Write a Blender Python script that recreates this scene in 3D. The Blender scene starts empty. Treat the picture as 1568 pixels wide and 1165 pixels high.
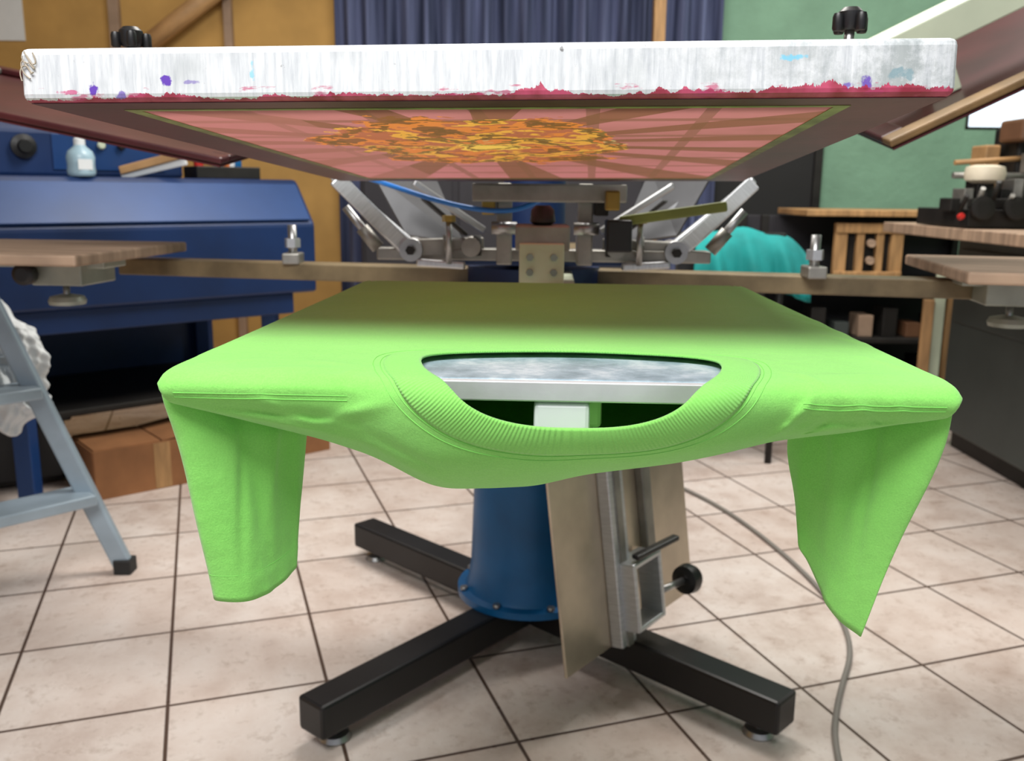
import bpy, bmesh, math, random
import numpy as np
from mathutils import Vector, Matrix, Euler
random.seed(7); rng=np.random.RandomState(5)
S=bpy.context.scene
S.view_settings.view_transform='Standard'
S.view_settings.look='None'
H=0.92
# ------------------------------------------------------------------ helpers
def L(r,g,b):
    f=lambda c:(c/255/12.92) if c/255<=0.04045 else ((c/255+0.055)/1.055)**2.4
    return (f(r),f(g),f(b),1)
class NT:
    def __init__(s,name):
        s.m=bpy.data.materials.new(name); s.m.use_nodes=True
        s.t=s.m.node_tree; s.b=s.t.nodes['Principled BSDF']; s.out=s.t.nodes['Material Output']
    def n(s,typ): return s.t.nodes.new(typ)
    def l(s,a,b): s.t.links.new(a,b)
    def coord(s,kind='Object',scale=(1,1,1),loc=(0,0,0),rot=(0,0,0)):
        tc=s.n('ShaderNodeTexCoord'); mp=s.n('ShaderNodeMapping')
        mp.inputs['Scale'].default_value=scale; mp.inputs['Location'].default_value=loc; mp.inputs['Rotation'].default_value=rot
        s.l(tc.outputs[kind],mp.inputs['Vector']); return mp.outputs['Vector']
    def noise(s,vec,scale,detail=4,rough=.55):
        x=s.n('ShaderNodeTexNoise'); x.inputs['Scale'].default_value=scale; x.inputs['Detail'].default_value=detail; x.inputs['Roughness'].default_value=rough
        s.l(vec,x.inputs['Vector']); return x.outputs['Fac']
    def ramp(s,fac,stops,interp='LINEAR'):
        x=s.n('ShaderNodeValToRGB'); x.color_ramp.interpolation=interp
        while len(x.color_ramp.elements)>1: x.color_ramp.elements.remove(x.color_ramp.elements[-1])
        x.color_ramp.elements[0].position=stops[0][0]; x.color_ramp.elements[0].color=stops[0][1]
        for p,c in stops[1:]:
            e=x.color_ramp.elements.new(p); e.color=c
        s.l(fac,x.inputs['Fac']); return x.outputs['Color']
    def math(s,op,a,b=None,c=None):
        x=s.n('ShaderNodeMath'); x.operation=op
        for i,v in enumerate((a,b,c)):
            if v is None: continue
            if isinstance(v,(int,float)): x.inputs[i].default_value=v
            else: s.l(v,x.inputs[i])
        return x.outputs[0]
    def mix(s,fac,a,b):
        x=s.n('ShaderNodeMix'); x.data_type='RGBA'
        if isinstance(fac,(int,float)): x.inputs[0].default_value=fac
        else: s.l(fac,x.inputs[0])
        for i,v in ((6,a),(7,b)):
            if isinstance(v,tuple): x.inputs[i].default_value=v
            else: s.l(v,x.inputs[i])
        return x.outputs[2]
    def bump(s,h,strength=.3,dist=.002):
        x=s.n('ShaderNodeBump'); x.inputs['Strength'].default_value=strength; x.inputs['Distance'].default_value=dist
        s.l(h,x.inputs['Height']); s.l(x.outputs[0],s.b.inputs['Normal']); return x
    def sep(s,vec):
        x=s.n('ShaderNodeSeparateXYZ'); s.l(vec,x.inputs[0]); return x.outputs
W=(1,1,1,1); K=(0,0,0,1)
def mat(name,col,rough=.5,metal=0,var=.25,scale=8,bump=.1,dark=None,stretch=(1,1,1),bdist=.002):
    a=NT(name); v=a.coord('Object',stretch)
    f=a.noise(v,scale)
    d=dark or tuple([x*(1-var) for x in col[:3]]+[1]); lt=tuple([min(1,x*(1+var*.5)) for x in col[:3]]+[1])
    a.l(a.ramp(f,[(.3,d),(.7,lt)]),a.b.inputs['Base Color'])
    a.b.inputs['Roughness'].default_value=rough; a.b.inputs['Metallic'].default_value=metal
    if bump: a.bump(a.noise(v,scale*6),bump,bdist)
    return a.m
def empty(name,loc=(0,0,0)):
    e=bpy.data.objects.new(name,None); S.collection.objects.link(e); e.location=loc; e.empty_display_size=.05
    return e
def link(o,parent):
    S.collection.objects.link(o)
    if parent is not None:
        o.parent=parent; o.matrix_parent_inverse=(Matrix.LocRotScale(parent.location,parent.rotation_euler,None)).inverted()
def mesh_obj(name,verts,faces,m,parent=None,smooth=False,mtx=None):
    me=bpy.data.meshes.new(name); me.from_pydata([tuple(v) for v in verts],[],faces); me.update()
    if smooth:
        for p in me.polygons: p.use_smooth=True
    o=bpy.data.objects.new(name,me)
    if m: me.materials.append(m)
    if mtx is not None: o.matrix_world=mtx
    link(o,parent); return o
def fixn(o):
    bm=bmesh.new(); bm.from_mesh(o.data); bmesh.ops.recalc_face_normals(bm,faces=bm.faces); bm.to_mesh(o.data); bm.free()
def bevel(o,w,seg=2):
    b=o.modifiers.new('bevel','BEVEL'); b.width=w; b.segments=seg; b.limit_method='ANGLE'
def box(name,c,size,m,parent=None,rot=(0,0,0),bev=.003,mtx=None):
    x,y,z=[s/2 for s in size]
    v=[(-x,-y,-z),(x,-y,-z),(x,y,-z),(-x,y,-z),(-x,-y,z),(x,-y,z),(x,y,z),(-x,y,z)]
    f=[(0,3,2,1),(4,5,6,7),(0,1,5,4),(1,2,6,5),(2,3,7,6),(3,0,4,7)]
    M=Matrix.Translation(c)@Euler(rot).to_matrix().to_4x4()
    if mtx is not None: M=mtx@M
    o=mesh_obj(name,v,f,m,parent,mtx=M)
    if bev: bevel(o,bev)
    return o
def beam(name,p,q,w,h,m,parent=None,bev=.003,up=(0,0,1)):
    p=Vector(p);q=Vector(q); d=(q-p); l=d.length; d.normalize(); u=Vector(up)
    x=d.cross(u)
    if x.length<1e-4: x=Vector((1,0,0))
    x.normalize(); z=x.cross(d)
    M=Matrix((x,d,z)).transposed().to_4x4(); M.translation=(p+q)/2
    return box(name,(0,0,0),(w,l,h),m,parent,bev=bev,mtx=M)
def cyl(name,p,q,r,m,parent=None,r2=None,seg=28,bev=.0):
    p=Vector(p);q=Vector(q); d=q-p; l=d.length
    M=d.to_track_quat('Z','Y').to_matrix().to_4x4(); M.translation=p
    if r2 is None: r2=r
    v=[];n=seg
    for zz,rr in ((0,r),(l,r2)):
        for i in range(n): v.append((rr*math.cos(2*math.pi*i/n),rr*math.sin(2*math.pi*i/n),zz))
    f=[(i,(i+1)%n,n+(i+1)%n,n+i) for i in range(n)]+[tuple(range(n-1,-1,-1)),tuple(range(n,2*n))]
    o=mesh_obj(name,v,f,m,parent,mtx=M)
    for p_ in o.data.polygons[:n]: p_.use_smooth=True
    if bev: bevel(o,bev)
    return o
def lathe(name,prof,m,parent=None,loc=(0,0,0),axis=None,seg=36,smooth=True):
    v=[];f=[]
    for r,z in prof:
        for i in range(seg): v.append((r*math.cos(2*math.pi*i/seg),r*math.sin(2*math.pi*i/seg),z))
    for j in range(len(prof)-1):
        for i in range(seg):
            f.append((j*seg+i,j*seg+(i+1)%seg,(j+1)*seg+(i+1)%seg,(j+1)*seg+i))
    f.append(tuple(range(seg-1,-1,-1))); f.append(tuple((len(prof)-1)*seg+i for i in range(seg)))
    M=Matrix.Translation(loc)
    if axis is not None:
        M=M@Vector(axis).to_track_quat('Z','Y').to_matrix().to_4x4()
    o=mesh_obj(name,v,f,m,parent,mtx=M)
    if smooth:
        for p in o.data.polygons: p.use_smooth=len(p.vertices)==4
    e=o.modifiers.new('es','EDGE_SPLIT'); e.split_angle=math.radians(40)
    return o
def tube(name,pts,r,m,parent=None,cyc=False,res=3,typ='NURBS'):
    c=bpy.data.curves.new(name,'CURVE'); c.dimensions='3D'; c.bevel_depth=r; c.bevel_resolution=res
    sp=c.splines.new('POLY' if typ=='POLY' else 'NURBS'); sp.points.add(len(pts)-1)
    for i,p in enumerate(pts): sp.points[i].co=(*p,1)
    if typ!='POLY': sp.order_u=3; sp.use_endpoint_u=not cyc
    sp.use_cyclic_u=cyc; c.materials.append(m)
    tmp=bpy.data.objects.new(name,c); S.collection.objects.link(tmp)
    dg=bpy.context.evaluated_depsgraph_get(); me=bpy.data.meshes.new_from_object(tmp.evaluated_get(dg))
    bpy.data.objects.remove(tmp); me.name=name
    for p in me.polygons: p.use_smooth=True
    o=bpy.data.objects.new(name,me); link(o,parent); return o
def prism(name,poly,p0,e1,e2,e3,length,m,parent=None,bev=.004):
    """poly in (e2,e3) extruded along e1"""
    p0=Vector(p0);e1=Vector(e1);e2=Vector(e2);e3=Vector(e3);n=len(poly)
    v=[p0+e2*a+e3*b for a,b in poly]+[p0+e2*a+e3*b+e1*length for a,b in poly]
    f=[tuple(range(n)),tuple(range(2*n-1,n-1,-1))]+[(i,n+i,n+(i+1)%n,(i+1)%n) for i in range(n)]
    o=mesh_obj(name,v,f,m,parent); fixn(o)
    if bev: bevel(o,bev)
    return o
# ------------------------------------------------------------------ camera
th=math.radians(11.8); ro=math.radians(0.6)
fw=Vector((0,math.cos(th),-math.sin(th))); up0=Vector((0,math.sin(th),math.cos(th))); r0=Vector((1,0,0))
rt=r0*math.cos(ro)+up0*math.sin(ro); upv=up0*math.cos(ro)-r0*math.sin(ro)
cam=bpy.data.cameras.new('camera'); co=bpy.data.objects.new('camera',cam); S.collection.objects.link(co)
M=Matrix((rt,upv,-fw)).transposed().to_4x4(); M.translation=(0,0,H); co.matrix_world=M
cam.sensor_width=36; cam.lens=36*1400/1568; cam.clip_start=.02
cam.dof.use_dof=True; cam.dof.focus_distance=.62; cam.dof.aperture_fstop=12
S.camera=co
# ------------------------------------------------------------------ materials
M_alu=mat('brushed_aluminium',L(200,203,206),.36,.7,.15,30,.05,stretch=(1,12,1))
M_alu_d=mat('worn_aluminium',L(150,148,142),.45,.7,.35,14,.1)
M_steel=mat('zinc_steel',L(170,170,170),.35,.9,.2,20,.05)
M_black=mat('black_plastic',L(22,22,24),.4,0,.2,20,.05)
M_blackleg=mat('black_painted_steel',L(24,24,26),.42,.1,.35,6,.12)
M_blue=mat('blue_paint',L(6,98,158),.4,.1,.3,5,.05)
M_navy=mat('navy_paint',L(12,42,88),.45,.1,.35,3,.04)
M_navy2=mat('navy_paint_light',L(22,60,114),.4,.1,.25,3,.04)
M_wood=mat('worn_wood',L(166,140,118),.7,0,.4,5,.3,stretch=(1,8,1))
M_wood2=mat('light_wood',L(176,136,90),.6,0,.4,6,.2,stretch=(8,1,1))
M_arm=mat('bronze_arm_paint',L(128,112,84),.5,.3,.5,9,.1)
M_bracket=mat('grey_bracket',L(165,170,160),.45,.4,.2,15,.05)
M_white=mat('white_plastic',L(218,222,224),.4,0,.05,10,.02)
M_cream=mat('cream_metal',L(205,215,190),.45,.2,.15,6,.05)
M_maroon=mat('maroon_emulsion',L(92,42,50),.4,0,.45,9,.1)
M_greyp=mat('grey_blue_paint',L(160,176,188),.38,.35,.2,7,.05)
M_cable=mat('grey_cable',L(130,126,120),.5,0,.1,10,.02)
M_card=mat('cardboard',L(150,102,64),.8,0,.35,5,.1)
M_teal=mat('teal_cloth',L(8,140,138),.8,0,.35,7,.4)
M_dark=mat('dark_metal',L(40,38,36),.5,.4,.4,10,.2)
M_darkgreen=mat('dark_green_grey_paint',L(66,72,70),.5,.1,.2,4,.08)
M_red=mat('red_plastic',L(190,40,35),.4,0,.1,8,.02)
M_orange=mat('orange_plastic',L(225,120,40),.5,0,.1,8,.02)
M_rubber=mat('rubber',L(30,30,30),.7,0,.1,8,.05)
# shirt
def cloth(name,rib=False):
    a=NT(name); v=a.coord('Object')
    n1=a.noise(v,9,3); n2=a.noise(v,800,3,.7)
    c=a.ramp(n1,[(.3,L(141,222,104)),(.7,L(149,228,111))])
    c=a.mix(a.math('MULTIPLY',a.ramp(n2,[(.35,K),(.65,W)]),.26),c,L(98,184,74))
    a.l(c,a.b.inputs['Base Color'])
    a.b.inputs['Roughness'].default_value=1.0
    a.b.inputs['Specular IOR Level'].default_value=.05
    a.b.inputs['Sheen Weight'].default_value=.3; a.b.inputs['Sheen Roughness'].default_value=.6
    if rib:
        uv=a.coord('UV'); x=a.sep(uv)[0]
        w=a.math('SINE',a.math('MULTIPLY',x,2*math.pi))
        a.bump(w,.34,.0009)
    else:
        h=a.math('ADD',a.math('MULTIPLY',n2,.40),a.math('ADD',a.noise(v,70,4,.6),a.math('MULTIPLY',a.noise(v,24,3,.5),2.6))); a.bump(h,.32,.0026)
    tr=a.n('ShaderNodeBsdfTranslucent'); tr.inputs[0].default_value=L(138,212,82)
    mx=a.n('ShaderNodeMixShader'); mx.inputs[0].default_value=.10
    a.l(a.b.outputs[0],mx.inputs[1]); a.l(tr.outputs[0],mx.inputs[2]); a.l(mx.outputs[0],a.out.inputs[0])
    return a.m
M_shirt=cloth('green_cotton'); M_rib=cloth('green_rib_knit',True)
M_thread=mat('green_thread',L(130,212,100),.9,0,.05,10,0)

# ------------------------------------------------------------------ floor / walls
def floor_mat():
    a=NT('floor_tiles')
    tc=a.n('ShaderNodeTexCoord'); mp=a.n('ShaderNodeMapping'); mp.vector_type='TEXTURE'
    mp.inputs['Location'].default_value=(-.616,-.104,0); mp.inputs['Rotation'].default_value=(0,0,math.radians(18.7)); mp.inputs['Scale'].default_value=(.284,.296,.30)
    a.l(tc.outputs['Object'],mp.inputs['Vector']); v=mp.outputs[0]; s=a.sep(v)
    def edge(c):
        f=a.math('FRACT',a.math('ADD',c,100.0)); return a.math('MINIMUM',f,a.math('SUBTRACT',1.0,f))
    e=a.math('MINIMUM',edge(s[0]),edge(s[1]))
    g=a.n('ShaderNodeMapRange'); g.inputs['From Min'].default_value=.009; g.inputs['From Max'].default_value=.014
    a.l(e,g.inputs['Value'])
    fl=a.n('ShaderNodeVectorMath'); fl.operation='FLOOR'; a.l(v,fl.inputs[0])
    wn=a.n('ShaderNodeTexWhiteNoise'); a.l(fl.outputs[0],wn.inputs['Vector'])
    n1=a.noise(v,2.2,6,.65); n2=a.noise(v,9,5,.7)
    base=a.ramp(n1,[(.3,L(186,168,158)),(.5,L(210,197,189)),(.7,L(222,213,207))])
    base=a.mix(a.math('MULTIPLY',wn.outputs['Value'],.35),base,L(194,173,161))
    stain=a.ramp(n2,[(.54,K),(.74,W)])
    base=a.mix(a.math('MULTIPLY',stain,.6),base,L(148,124,108))
    a.l(a.mix(g.outputs[0],L(80,62,52),base),a.b.inputs['Base Color'])
    r=a.ramp(n2,[(.3,(.24,.24,.24,1)),(.7,(.46,.46,.46,1))]); a.l(r,a.b.inputs['Roughness'])
    a.bump(g.outputs[0],.4,.002)
    return a.m
box('floor',(0,1.6,-.05),(7.0,6.6,.1),floor_mat(),bev=0)
XL,XR,YB,YF,ZC=-3.4,3.4,4.8,-1.6,2.9
M_yellow=mat('ochre_plaster',L(188,148,84),.85,0,.25,2.5,.3)
M_green=mat('green_plaster',L(118,154,130),.85,0,.15,4,.5,bdist=.01)
M_ceil=mat('ceiling_plaster',L(170,168,160),.9,0,.08,2,.1)
wbl=box('wall_back_left',((XL-.9)/2,YB+.06,ZC/2),(-.9-XL+.0,.12,ZC),M_yellow,bev=0)
M_bluegrey=mat('blue_grey_plaster',L(52,60,88),.85,0,.2,3,.1)
box('wall_back_centre',(-.1,YB+.06,ZC/2),(1.6,.12,ZC),M_bluegrey,bev=0)
wx0,wx1,wz0,wz1=2.28,3.2,1.24,1.62
box('wall_back_right_a',((.7+wx0)/2,YB+.06,ZC/2),(wx0-.7,.12,ZC),M_green,bev=0)
box('wall_back_right_b',((wx1+XR)/2,YB+.06,ZC/2),(XR-wx1,.12,ZC),M_green,bev=0)
box('wall_back_right_c',((wx0+wx1)/2,YB+.06,wz0/2),(wx1-wx0,.12,wz0),M_green,bev=0)
box('wall_back_right_d',((wx0+wx1)/2,YB+.06,(wz1+ZC)/2),(wx1-wx0,.12,ZC-wz1),M_green,bev=0)
box('wall_left',(XL-.06,1.6,ZC/2),(.12,6.6,ZC),M_yellow,bev=0)
box('wall_right',(XR+.06,1.6,ZC/2),(.12,6.6,ZC),M_green,bev=0)
box('ceiling',(0,1.6,ZC+.05),(7.0,6.6,.1),M_ceil,bev=0)
win=empty('window_1',((wx0+wx1)/2,YB+.05,1.33))
for i,x in enumerate((wx0+.01,(wx0+wx1)/2+.1,wx1-.01)): box('mullion_%d'%i,(x,YB+.03,(wz0+wz1)/2),(.025,.04,wz1-wz0),M_dark,win)
for i,z in enumerate((wz0+.008,wz1-.008)): box('rail_%d'%i,((wx0+wx1)/2,YB+.03,z),(wx1-wx0,.04,.016),M_dark,win)
gm=NT('bright_window_glass'); gm.b.inputs['Base Color'].default_value=L(220,235,245); gm.b.inputs['Emission Color'].default_value=L(225,240,255); gm.b.inputs['Emission Strength'].default_value=1.1
box('pane',((wx0+wx1)/2,YB+.06,(wz0+wz1)/2),(wx1-wx0,.006,wz1-wz0),gm.m,win,bev=0)
dr=empty('door_1',(1.25,YB,0))
M_doord=mat('dark_door',L(18,17,18),.7)
box('leaf',(1.27,YB-.02,.72),(.50,.03,1.44),M_doord,dr)
for i,x in enumerate((1.00,1.54)): box('jamb_%d'%i,(x,YB-.025,.74),(.04,.05,1.48),M_dark,dr)
box('lintel',(1.27,YB-.025,1.47),(.58,.05,.05),M_dark,dr)
# curtain
cv=[];cf=[];n=200
for j in range(2):
    for i in range(n+1):
        x=-.88+1.88*i/n; cv.append((x,YB-.10+.035*math.sin(i*.62)+.015*math.sin(i*.23+1),.05+2.3*j))
for i in range(n): cf.append((i,i+1,n+2+i,n+1+i))
cm=NT('blue_curtain_cloth'); cvv=cm.coord('Object',(40,1,1)); cm.l(cm.ramp(cm.noise(cvv,1.0,2),[(.35,L(44,52,78)),(.65,L(94,102,136))]),cm.b.inputs['Base Color']); cm.b.inputs['Roughness'].default_value=.85
mesh_obj('blue_curtain',cv,cf,cm.m,smooth=True)
box('wooden_post',(.68,YB-.20,1.2),(.055,.07,2.4),M_wood2)
M_cab=mat('dark_cabinet',L(38,36,42),.6,0,.3,4,.1)
cb=empty('low_dark_cabinet',(.0,4.4,0))
box('carcass',(-.05,4.40,.52),(1.3,.32,1.02),M_cab,cb,bev=.01)
for i in range(3): box('door_panel_%d'%i,(-.48+.43*i,4.235,.54),(.40,.012,.90),M_cab,cb)
for i in range(3): box('handle_%d'%i,(-.33+.43*i,4.222,.72),(.015,.015,.12),M_steel,cb)
for i in range(5): box('item_%d'%i,(-.55+.25*i,4.40,1.03+.05+.02*(i%3)),(.15,.16,.10+.04*(i%3)),[M_card,M_cream,M_navy,M_alu_d,M_wood2][i],cb)

# ------------------------------------------------------------------ PLATEN frame + T-shirt
PM=Matrix.Translation((.026,.5665,.8040))@Matrix.Rotation(math.radians(-2.3),4,'Z')
HW=.2525
As=np.array([-.26,-.245,-.225,-.20,-.155,-.09,-.075,-.01,.02,.115,.20,.235,.26])
Ds=np.array([.018,.026,.036,.045,.060,.087,.090,.084,.075,.059,.041,.030,.019])
def Dof(a): return float(np.mean([np.interp(a+o,As,Ds) for o in (-.008,-.004,0,.004,.008)]))
def catmull(P,n=40):
    P=[2*P[0]-P[1]]+P+[2*P[-1]-P[-2]]; out=[]
    for i in range(1,len(P)-2):
        for k in range(n):
            t=k/n; p0,p1,p2,p3=P[i-1:i+3]
            out.append(.5*((2*p1)+(-p0+p2)*t+(2*p0-5*p1+4*p2-p3)*t*t+(-p0+3*p1-3*p2+p3)*t**3))
    out.append(P[-2]); return np.array(out)
NA=161; TS=np.linspace(-.67,.70,1400); AT=np.linspace(-.26,.26,NA)
TAB=np.zeros((NA,len(TS),2))
for i,a in enumerate(AT):
    D=Dof(a); w=max(0,1-(a-.011)**2/.145**2); w=w*w*(3-2*w) if w<1 else 1
    bf=-.006-.027*w
    P=[np.array(p) for p in [(.598,-.03),(.597,-.006),(.588,0.0),(.45,0),(.30,0),(.15,0),(.06,0),(.012+bf*.6,-.0002),(bf+.001,-.005),(bf-.0005,-.012-.12*D),(bf+.012,-.012-.45*D),(bf+.042,-.006-.80*D),(bf+.080,-D),(.17,-D-.012),(.35,-D*.8-.015),(.58,-.035)]]
    C=catmull(P,30); seg=np.r_[0,np.cumsum(np.linalg.norm(np.diff(C,axis=0),axis=1))]
    t0=seg[8*30]; TAB[i,:,0]=np.interp(TS,seg-t0,C[:,0]); TAB[i,:,1]=np.interp(TS,seg-t0,C[:,1])
def sm(x,a,b):
    x=min(1,max(0,(x-a)/(b-a))); return x*x*(3-2*x)
# hand placed folds: (a0,t0,a1,t1,width,amp)
FOLDS=[(-.243,.004,-.128,.004,.0035,.0020),(-.240,.016,-.125,.026,.0045,-.0048),(-.225,.030,-.120,.048,.0055,.0048),(-.232,.042,-.15,.060,.005,-.0036),(-.200,.052,-.08,.085,.007,-.0040),(-.15,.030,-.105,.012,.0045,.0034),(-.135,-.004,-.118,-.03,.004,.0018),(-.12,.034,-.07,.060,.005,-.0028),(-.19,.010,-.155,.030,.004,.0022),
 (-.118,.05,-.05,.10,.007,.0040),(.243,.004,.15,.002,.0035,.0020),(.240,.018,.150,.022,.0045,-.0048),(.225,.032,.13,.045,.0055,.0044),(.235,.044,.16,.056,.005,-.0034),(.135,.046,.160,.006,.0040,.0048),(.150,.050,.178,.012,.0045,-.0042),(.172,.0,.150,-.035,.004,.0016),(.185,.004,.205,.030,.004,.0026),(.21,.006,.228,.026,.0035,.0020),
 (.20,.05,.08,.075,.007,-.0040),(.10,.085,.0,.10,.009,.0034),(-.03,.095,.03,.075,.009,-.0024),(.246,-.02,.225,-.10,.004,.0012),(.249,-.15,.23,-.20,.004,.0012),(.249,-.20,.232,-.27,.004,.0012),(.249,-.26,.235,-.34,.004,.0012),(-.21,-.01,-.14,-.02,.006,.0016),(-.24,-.02,-.20,-.05,.005,.0014),(.16,-.02,.23,-.03,.006,.0014),(-.247,-.06,-.235,-.16,.004,.0010),(-.17,-.045,-.13,-.03,.005,.0010)]
def F(a,t):
    ia=(a-AT[0])/(AT[-1]-AT[0])*(NA-1); ia=min(NA-1.001,max(0,ia)); it=(t-TS[0])/(TS[-1]-TS[0])*(len(TS)-1); it=min(len(TS)-1.001,max(0,it))
    i=int(ia);j=int(it);u=ia-i;v=it-j
    b,c=(TAB[i,j]*(1-u)+TAB[i+1,j]*u)*(1-v)+(TAB[i,j+1]*(1-u)+TAB[i+1,j+1]*u)*v
    if -.4<t<.2:
        d=0
        for a0,t0,a1,t1,w,am in FOLDS:
            ex,ey=a1-a0,t1-t0; q=((a-a0)*ex+(t-t0)*ey)/(ex*ex+ey*ey); qq=min(1,max(0,q))
            dd=(a-a0-ex*qq)**2+(t-t0-ey*qq)**2
            if dd<9*w*w: d+=am*math.exp(-dd/(w*w))*(.35+.65*math.sin(math.pi*min(1,max(0,qq))))
        d+=.0016*math.sin(a*70+t*30)*math.sin(a*23-t*51+1)*sm(t,.01,.05)
        fr=sm(t,-.02,.012)
        b-=d*fr*.9; c+=d*(1-fr*.55)
    wh=HW-.012*max(0,b)/.59
    x=a/HW*wh
    R=.0055
    k=(abs(a)-(HW-R))/R
    if k>0:
        e=math.sqrt(max(0,1-min(1,k)**2)); zm=-.007; c=zm+(c-zm)*e
        if b<.02: b=b+(1-e)*.003*(1-sm(b,-.01,.02))
    return Vector((x,b,c))
def Fn(a,t,off):
    p=F(a,t); da=F(a+.002,t)-F(a-.002,t); dt=F(a,t+.002)-F(a,t-.002)
    n=dt.cross(da) ; n.normalize()
    return p+n*(off)
sgn=1 if (Fn(0.2,-.3,.01)-F(0.2,-.3)).z>0 else -1
AC,T0,RA,TU,TL=.0115,-.063,.102,.049,.083
def loop(phi,g):
    s=math.sin(phi); c=math.cos(phi)
    ex=.95 if s<=0 else .95-.20*min(1,s*2.5)
    sx=abs(c)**ex*(1 if c>0 else -1)
    return (AC+(RA+g*1.25)*sx, T0+((TL+g) if s>0 else (TU+g*.75))*s)
TB,TF=-.655,.66
angs=[2*math.pi*i/440 for i in range(440)]
for ca,ct in ((HW,TF),(-HW,TF),(-HW,TB),(HW,TB)): angs.append(math.atan2(ct-T0,ca-AC)%(2*math.pi))
angs=sorted(set(round(x,6) for x in angs)); N=len(angs); MR=150
verts=[];faces=[]
for phi in angs:
    ia,it=loop(phi,.019)
    dx,dy=math.cos(phi),math.sin(phi); k=1e9
    if dx>1e-9:k=min(k,(HW-AC)/dx)
    if dx<-1e-9:k=min(k,(-HW-AC)/dx)
    if dy>1e-9:k=min(k,(TF-T0)/dy)
    if dy<-1e-9:k=min(k,(TB-T0)/dy)
    oa,ot=AC+dx*k,T0+dy*k
    for j in range(MR+1):
        q=j/MR; r=(1-math.cos(math.pi*q))/2; w_=sm(q,.2,.8); r=(.35*r+.65*q)*(1-w_)+r*w_
        verts.append(F(ia+(oa-ia)*r,it+(ot-it)*r))
for i in range(N):
    for j in range(MR):
        a0=i*(MR+1)+j; b0=((i+1)%N)*(MR+1)+j
        faces.append((a0,a0+1,b0+1,b0))
shirt=empty('green_tshirt',(.026,.5665,.80))
body=mesh_obj('body',[PM@v for v in verts],faces,M_shirt,shirt,smooth=True)
sd=body.modifiers.new('thick','SOLIDIFY'); sd.thickness=.0009; sd.offset=0
verts=[];faces=[];uvs=[];NC=480;MC=12
for i in range(NC):
    phi=2*math.pi*i/NC
    for j in range(MC+1):
        q=j/MC; a,t=loop(phi,.0215*q-.001)
        off=.0016*math.sin(math.pi*min(1,.15+q*.85))+.0005+.0016*(1-q)
        verts.append(PM@Fn(a,t,sgn*off))
for i in range(NC):
    for j in range(MC):
        a0=i*(MC+1)+j; b0=((i+1)%NC)*(MC+1)+j
        faces.append((a0,a0+1,b0+1,b0)); uvs.append((i,j))
col=mesh_obj('collar_rib',verts,faces,M_rib,shirt,smooth=True)
uvl=col.data.uv_layers.new(name='UVMap')
for p,(i,j) in zip(col.data.polygons,uvs):
    us=[i,i,i+1,i+1]; vs=[j,j+1,j+1,j]
    for k,li in enumerate(p.loop_indices): uvl.data[li].uv=(us[k]*300/NC,vs[k]/MC)
sd=col.modifiers.new('thick','SOLIDIFY'); sd.thickness=.0016; sd.offset=0
def stitch(name,pts,r=.0003): return tube(name,pts,r,M_thread,shirt,typ='POLY',res=1)
for q,g in enumerate((.0225,.0265)):
    stitch('collar_stitch_%d'%q,[PM@Fn(*loop(2*math.pi*i/240,g),sgn*.0005) for i in range(241)])
for q,tt in enumerate((.0085,.0115)):
    stitch('shoulder_stitch_l_%d'%q,[PM@Fn(-.130-.112*i/60,tt,sgn*.0005) for i in range(61)])
    stitch('shoulder_stitch_r_%d'%q,[PM@Fn(.155+.088*i/60,tt,sgn*.0005) for i in range(61)])
# sleeves
def sleeve(tag,Ns,Fs,mins,side,hemcurve=0):
    verts=[];faces=[];n=120
    Ns=catmull([np.array(p) for p in Ns],16);Fs=catmull([np.array(p) for p in Fs],16)
    mi=np.interp(np.linspace(0,1,len(Ns)),np.linspace(0,1,len(mins)),mins)
    hem=[]
    for j in range(len(Ns)):
        q=j/(len(Ns)-1)
        Np=Vector(Ns[j]);Fp=Vector(Fs[j]); C=(Np+Fp)/2; mj=(Fp-Np)/2; nn=Vector((mj.y,-mj.x,0)); nn.normalize()
        for i in range(n):
            ph=2*math.pi*i/n; c=math.cos(ph); s=math.sin(ph)
            s2=(abs(s)**1.12)*(1 if s>0 else -1)
            wv=math.exp(-((c-.15+.3*q)/.16)**2)*.0040*(1-q*.4)-math.exp(-((c+.35-.25*q)/.14)**2)*.004*(1-q*.5)+math.exp(-((c-.6)/.12)**2)*.0028*q-math.exp(-((c+.05+.7*q)/.07)**2)*.0030*(1-abs(2*q-1))+math.exp(-((c-.5+.9*q)/.06)**2)*.0024*(1-q)
            fold=(wv if s>0 else -wv)+.0012*math.sin(ph*5-q*4)*q
            hb=.0006 if q>.90 else 0
            p=C+mj*c*(1+.015*math.sin(q*11+side))+nn*(s2*(mi[j]+hb)+fold)
            p+=Vector((0,0,-1))*hemcurve*q**3*(1-c*c)
            verts.append(p)
            if abs(q-.90)<.5/(len(Ns)-1): hem.append(p+(p-C).normalized()*.0005)
    for j in range(len(Ns)-1):
        for i in range(n):
            faces.append((j*n+i,j*n+(i+1)%n,(j+1)*n+(i+1)%n,(j+1)*n+i))
    o=mesh_obj('sleeve_'+tag,verts,faces,M_shirt,shirt,smooth=True)
    sd=o.modifiers.new('thick','SOLIDIFY'); sd.thickness=.0012; sd.offset=0
    if hem: stitch('hem_stitch_'+tag,hem[:n]+[hem[0]])
sleeve('left',[(-.228,.580,.794),(-.222,.584,.76),(-.212,.588,.70),(-.203,.590,.638)],[(-.165,.68,.775),(-.157,.672,.745),(-.163,.668,.70),(-.170,.66,.652)],[.010,.021,.021,.020],0,.008)
sleeve('right',[(.277,.560,.794),(.276,.562,.765),(.264,.580,.70),(.250,.600,.612)],[(.212,.68,.775),(.211,.672,.745),(.213,.668,.715),(.217,.655,.682)],[.006,.012,.014,.008],2,.010)

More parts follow.
